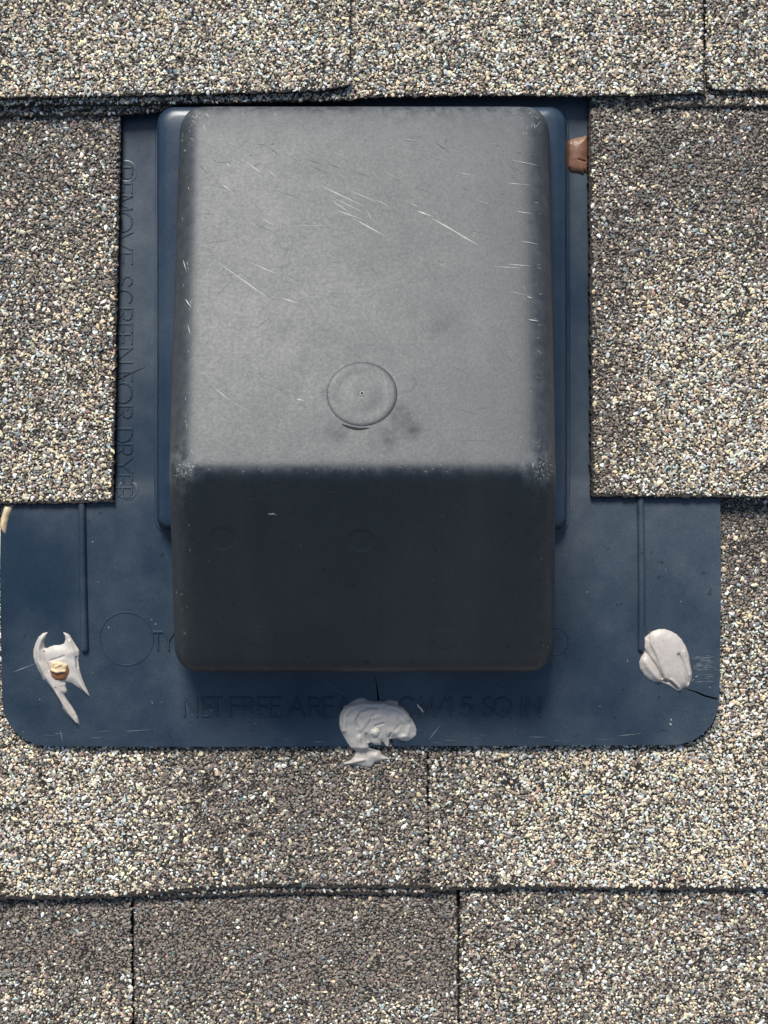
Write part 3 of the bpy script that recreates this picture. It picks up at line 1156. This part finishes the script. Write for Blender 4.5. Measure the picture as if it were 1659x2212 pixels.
# ------------------------------------------------------------------ dabs of sealant
def blob(name, outline, mat, height, roundness, base, ridges=(), origin=None, cell=0.22, parent=None, edge=0.35, noise=0.12, seed=0, zf=ZF):
    """a soft lump over an outline (units): it swells from its edge, with ridges and furrows along polylines"""
    P = np.array([u(x, y, zf + 1)[:2] for x, y in outline])
    x0, y0 = P.min(0) - cell * 1.5
    x1, y1 = P.max(0) + cell * 1.5
    nx, ny_ = int((x1 - x0) / cell) + 2, int((y1 - y0) / cell) + 2
    gx, gy = np.meshgrid(x0 + np.arange(nx) * cell, y0 + np.arange(ny_) * cell)
    ins = inside(gx.ravel(), gy.ravel(), P).reshape(gx.shape)
    d = np.full(gx.shape, 1e9)
    bx, by = gx.copy(), gy.copy()
    for i in range(len(P)):
        dd, cx, cy = seg_dist(gx, gy, *P[i], *P[(i + 1) % len(P)])
        m = dd < d
        d = np.where(m, dd, d)
        bx = np.where(m, cx, bx)
        by = np.where(m, cy, by)
    vx = np.where(ins, gx, bx)
    vy = np.where(ins, gy, by)
    d = np.where(ins, d, 0)
    h = edge * (1 - np.exp(-d / 0.18)) + height * (1 - np.exp(-(d / roundness) ** 1.3))
    for pts, w, amp in ridges:
        pp = [u(x, y, zf + 1)[:2] for x, y in pts]
        ld = line_dist(vx, vy, pp)
        h = h + amp * np.exp(-(ld / w) ** 2) * np.clip(d / 0.5, 0, 1)
    h = h + noise * height * (NZ[seed % 6](vx / 2.2 + 9, vy / 2.2) - 0.5) * np.clip(d / 0.8, 0, 1) * 2
    h = np.maximum(h, 0.04)
    zb = base(vx, vy) if callable(base) else np.full(vx.shape, base)
    z = zb + np.where(ins, h, 0.02)
    cells = (ins[:-1, :-1] | ins[1:, :-1] | ins[:-1, 1:] | ins[1:, 1:])
    idx = np.arange(gx.size).reshape(gx.shape)
    q = np.stack([idx[:-1, :-1], idx[:-1, 1:], idx[1:, 1:], idx[1:, :-1]], -1)[cells]
    used, inv = np.unique(q, return_inverse=True)
    q = inv.reshape(q.shape)
    V = np.stack([vx, vy, z], -1).reshape(-1, 3)[used]
    nb = len(V)
    # flat underside
    Vb = V.copy()
    Vb[:, 2] = zb.reshape(-1)[used] - 0.12
    Q = np.concatenate([q, q[:, ::-1] + nb])
    e = np.concatenate([q[:, [0, 1]], q[:, [1, 2]], q[:, [2, 3]], q[:, [3, 0]]])
    key = np.minimum(e[:, 0], e[:, 1]).astype(np.int64) * (nb + 1) + np.maximum(e[:, 0], e[:, 1])
    uq, first, cnt = np.unique(key, return_index=True, return_counts=True)
    be = e[first[cnt == 1]]
    side = np.stack([be[:, 1], be[:, 0], be[:, 0] + nb, be[:, 1] + nb], 1)
    Q = np.concatenate([Q, side])
    if origin is None:
        origin = (float(P[:, 0].mean()), float(P[:, 1].mean()), float(zb.min()))
    return bow(mk_np(name, np.concatenate([V, Vb]), Q, mat, parent, origin, smooth=True))


def zoomed(ox, oy, k):
    return lambda pts: [((ox + x / k) / 1.1573, (oy + y / k) / 1.1573) for x, y in pts]


# lower left corner: torn, horned dab
zl = zoomed(0, 1520, 5.53)
left = blob('sealant_dab', zl([
    (670, 330), (600, 345), (540, 400), (500, 480), (470, 580), (468, 680), (490, 760), (530, 850), (575, 930), (600, 990), (640, 1020), (700, 1090), (750, 1160), (800, 1240),
    (840, 1310), (870, 1400), (920, 1470), (980, 1530), (1040, 1590), (1090, 1630), (1092, 1590), (1070, 1510), (1040, 1440), (990, 1360), (940, 1290), (895, 1220), (885, 1190),
    (920, 1180), (928, 1140), (905, 1080), (915, 1050), (890, 1015), (940, 1030), (1000, 1045), (1050, 1080), (1110, 1120), (1160, 1160), (1210, 1205), (1245, 1228), (1215, 1150),
    (1180, 1080), (1140, 980), (1110, 880), (1095, 800), (1085, 720), (1100, 640), (1100, 580), (1060, 520), (1010, 440), (970, 370), (930, 345), (880, 330), (905, 390), (910, 440),
    (890, 490), (830, 510), (760, 510), (700, 530), (650, 555), (625, 545), (622, 470), (640, 400)]),
    M_SEAL, 1.1, 1.6, ZF, ridges=[
        (zl([(600, 420), (545, 560), (560, 740), (640, 920), (740, 1080), (850, 1260), (960, 1440), (1060, 1580)]), 0.9, 0.9),
        (zl([(625, 600), (650, 740), (700, 850)]), 0.35, -0.7), (zl([(780, 1100), (900, 1300), (1040, 1500)]), 0.3, -0.5),
        (zl([(980, 450), (1040, 640), (1060, 860), (1130, 1060), (1220, 1200)]), 0.6, 0.5), (zl([(1065, 680), (1075, 820)]), 0.3, -0.6),
        (zl([(720, 720), (820, 690), (900, 660)]), 0.4, -0.35)], seed=1)
tag(left, 'torn white grey sealant dab with two horns on the lower left of the flange', 'sealant', 'sealant dabs on the flange')
lump = blob('caulk_lump', zl([(690, 860), (718, 950), (770, 1000), (850, 1003), (930, 975), (985, 905), (990, 840), (965, 785), (880, 745), (760, 738), (720, 790)]),
            M_RUST, 1.0, 0.6, ZF + 0.6, seed=2, noise=0.3)
tag(lump, 'small cream and brown caulk lump stuck in the torn sealant dab', 'caulk lump')
blob('cream_top', zl([(745, 732), (830, 725), (880, 742), (962, 772), (945, 840), (940, 900), (880, 888), (800, 908), (728, 880), (704, 848), (715, 780)]),
     M_CREAMY, 0.9, 0.35, ZF + 1.2, noise=0.6, ridges=[(zl([(740, 850), (830, 890), (930, 860)]), 0.5, 0.4), (zl([(800, 800), (860, 770)]), 0.5, 0.5)], parent=lump, seed=3)

# bottom middle: smeared dab that runs down on to the shingle
zm = zoomed(800, 1680, 5.53)
y_edge = u(0, 1613, 2)[1]


def step_base(x, y):
    t = np.clip((y - (y_edge - 2.2)) / 2.4, 0, 1)
    return 0.75 + (ZF - 0.75) * t * t * (3 - 2 * t)


mid = blob('sealant_dab', zm([
    (350, 460), (430, 410), (520, 360), (600, 352), (660, 385), (760, 400), (830, 395), (880, 405), (960, 385), (1070, 400), (1100, 460), (1150, 490), (1220, 570), (1270, 650),
    (1320, 740), (1335, 800), (1330, 880), (1280, 930), (1200, 965), (1120, 955), (1060, 925), (960, 935), (955, 1000), (950, 1045), (910, 1030), (880, 980), (850, 965), (840, 1020),
    (760, 1015), (705, 985), (660, 1000), (680, 1060), (760, 1090), (830, 1105), (860, 1165), (930, 1195), (990, 1215), (880, 1240), (760, 1270), (700, 1340), (600, 1325), (500, 1300),
    (380, 1300), (340, 1310), (320, 1270), (420, 1240), (470, 1180), (490, 1110), (430, 1060), (380, 990), (330, 900), (285, 820), (265, 720), (270, 620), (300, 520)]),
    M_SEAL, 1.2, 1.8, step_base, ridges=[
        (zm([(330, 800), (340, 600), (430, 480), (600, 440), (900, 440), (1080, 500), (1230, 640)]), 0.9, 0.9),
        (zm([(520, 760), (500, 660), (560, 550), (680, 500), (800, 500)]), 0.35, -0.75), (zm([(690, 700), (700, 620), (740, 590)]), 0.3, -0.5),
        (zm([(560, 800), (680, 640), (860, 600)]), 0.7, 0.35), (zm([(760, 740), (880, 700)]), 0.3, -0.6), (zm([(1080, 640), (1110, 720), (1040, 800)]), 0.5, -0.4),
        (zm([(1230, 760), (1200, 880), (1090, 900)]), 0.8, 0.5), (zm([(640, 860), (660, 960)]), 0.5, -0.7), (zm([(620, 1080), (640, 1220)]), 0.4, -0.5),
        (zm([(380, 1280), (640, 1220)]), 0.5, 0.4), (zm([(540, 900), (560, 1080)]), 0.7, 0.5), (zm([(980, 840), (960, 900)]), 0.3, -0.6)], noise=0.25, seed=4)
tag(mid, 'smeared grey sealant dab at the bottom middle edge of the flange, spilling onto shingle', 'sealant', 'sealant dabs on the flange')
blob('cream_nub', zm([(690, 780), (760, 745), (820, 760), (840, 820), (810, 900), (740, 900), (680, 850)]), M_CREAM, 1.6, 1.0, ZF + 1.0, parent=mid, seed=2)
fleck = blob('sealant_fleck', zm([(1345, 440), (1375, 450), (1420, 510), (1438, 560), (1415, 555), (1370, 510), (1340, 465)]), M_CREAM, 0.5, 0.5, ZF, seed=1)
tag(fleck, 'tiny pale sealant fleck beside the smeared dab, on the raised lettering', 'fleck')

# lower right corner: folded round dab
zr = zoomed(1560, 1520, 5.53)
right = blob('sealant_dab', zr([
    (260, 420), (310, 380), (380, 320), (470, 288), (560, 288), (650, 320), (720, 360), (790, 430), (850, 530), (890, 640), (910, 760), (940, 900), (940, 960), (910, 1040), (880, 1100),
    (830, 1105), (790, 1140), (760, 1152), (720, 1130), (640, 1090), (560, 1050), (500, 1030), (430, 1030), (350, 990), (280, 930), (220, 840), (205, 750), (225, 690), (260, 620), (250, 520)]),
    M_SEAL2, 1.5, 2.0, ZF, ridges=[
        (zr([(360, 380), (370, 500), (440, 640), (500, 800), (560, 960)]), 0.55, 0.75), (zr([(275, 580), (330, 660), (420, 780), (520, 960)]), 0.40, -0.9),
        (zr([(260, 720), (340, 840), (470, 990)]), 0.9, 0.5), (zr([(740, 640), (800, 760), (850, 900), (885, 1040)]), 0.5, -0.9),
        (zr([(820, 600), (880, 760), (910, 920)]), 0.6, 0.5), (zr([(550, 1000), (630, 1020), (700, 1080), (740, 1120)]), 0.38, -1.0),
        (zr([(640, 980), (740, 1080), (765, 1140)]), 0.4, 0.5)], noise=0.05, seed=5)
tag(right, 'rounded folded grey sealant dab with smooth ridges on the lower right of the flange', 'sealant', 'sealant dabs on the flange')

# amber blob by the upper right cut edge
za = zoomed(1340, 230, 7.54)
am = blob('sealant_blob', za([(565, 950), (640, 890), (760, 850), (880, 832), (940, 805), (985, 830), (985, 1540), (930, 1500), (900, 1560), (860, 1540), (770, 1510), (680, 1505), (600, 1470), (565, 1440)]),
          M_AMBER, 1.5, 1.6, ZF, ridges=[(za([(800, 1280), (930, 1310)]), 0.3, -0.5), (za([(650, 950), (630, 1400)]), 0.8, 0.3)], seed=0)
tag(am, 'amber brown sealant blob between hood and the upper right cut shingle', 'sealant')

# old caulk at the left rim of the flange
zc = zoomed(0, 1250, 9.617)
c1 = blob('caulk_strip', zc([(120, 110), (335, 110), (280, 300), (230, 420), (190, 600), (165, 800), (140, 820), (80, 750), (20, 640), (40, 450), (80, 300)]),
          M_CREAMY, 1.2, 1.0, ZF, cell=0.15, seed=3)
tag(c1, 'short cream and tan caulk strip poking out under the left cut shingle', 'caulk strip')
c2 = blob('caulk_strip', zc([(-60, 640), (20, 690), (80, 790), (120, 835), (115, 1000), (90, 1250), (50, 1500), (30, 1690), (-80, 1690), (-200, 1500), (-220, 800)]),
          M_CREAM, 1.8, 1.2, 1.0, cell=0.15, seed=4)
tag(c2, 'white caulk strip lying along the left rim of the flange', 'caulk strip')

# ------------------------------------------------------------------ scuffs and specks on the flange
V, F = [], []


def on_flange(x, y, lift=0.0):
    return Vector(u(x, y, ZF + lift))


for x0, y0, x1, y1, w in [(28, 1452, 80, 1432, .5), (400, 1500, 410, 1560, .2), (1500, 1462, 1507, 1458, .8),
                          (925, 1600, 955, 1560, .5), (268, 1580, 330, 1575, .3), (1330, 1590, 1390, 1584, .3), (340, 1150, 420, 1330, .12), (395, 1210, 430, 1420, .15), (680, 1455, 760, 1510, .2),
                          (130, 1575, 136, 1605, .4), (1448, 1552, 1452, 1558, 1.2), (1445, 1562, 1451, 1566, 2.0), (1218, 590, 1214, 608, 1.4), (402, 1385, 404, 1390, .8)]:
    sliver(V, F, on_flange, x0, y0, x1, y1, w)
for k in range(70):
    x, y = random.uniform(20, 1540), random.uniform(1110, 1600)
    if 370 < x < 1200 and y < 1450:
        continue
    ln = random.uniform(1, 7)
    a = random.uniform(0, 3.14)
    sliver(V, F, on_flange, x, y, x + ln * math.cos(a), y + ln * math.sin(a), random.uniform(0.15, 0.6))
for x, y in [(237, 1354), (234, 1420), (338, 1347), (1388, 1275), (203, 1170)]:
    sliver(V, F, on_flange, x - 1.5, y, x + 1.5, y, 1.4)
o = bow(mk('scuffs', V, F, M_SCR, flange))
o['kind'] = 'stuff'
V, F = [], []                                    # rubbed patch between the round dab and the rim, and rubs along the lower edge
for k in range(60):
    x, y = random.uniform(1490, 1545), random.choice((random.gauss(1421, 3), random.gauss(1437, 4), random.uniform(1415, 1480)))
    ln = random.uniform(6, 30)
    a_ = random.gauss(0.0, 0.12)
    if x + ln < 1551:
        sliver(V, F, on_flange, x, y, x + ln, y + ln * a_, random.uniform(0.4, 1.4))
for k in range(50):
    x, y = random.uniform(60, 1480), random.gauss(1592, 8)
    if y < 1606:
        sliver(V, F, on_flange, x, y, x + random.uniform(8, 50), y + random.gauss(0, 2), random.uniform(0.15, 0.5))
o = bow(mk('dull_scuffs', V, F, M_SCR3, flange))
o['kind'] = 'stuff'
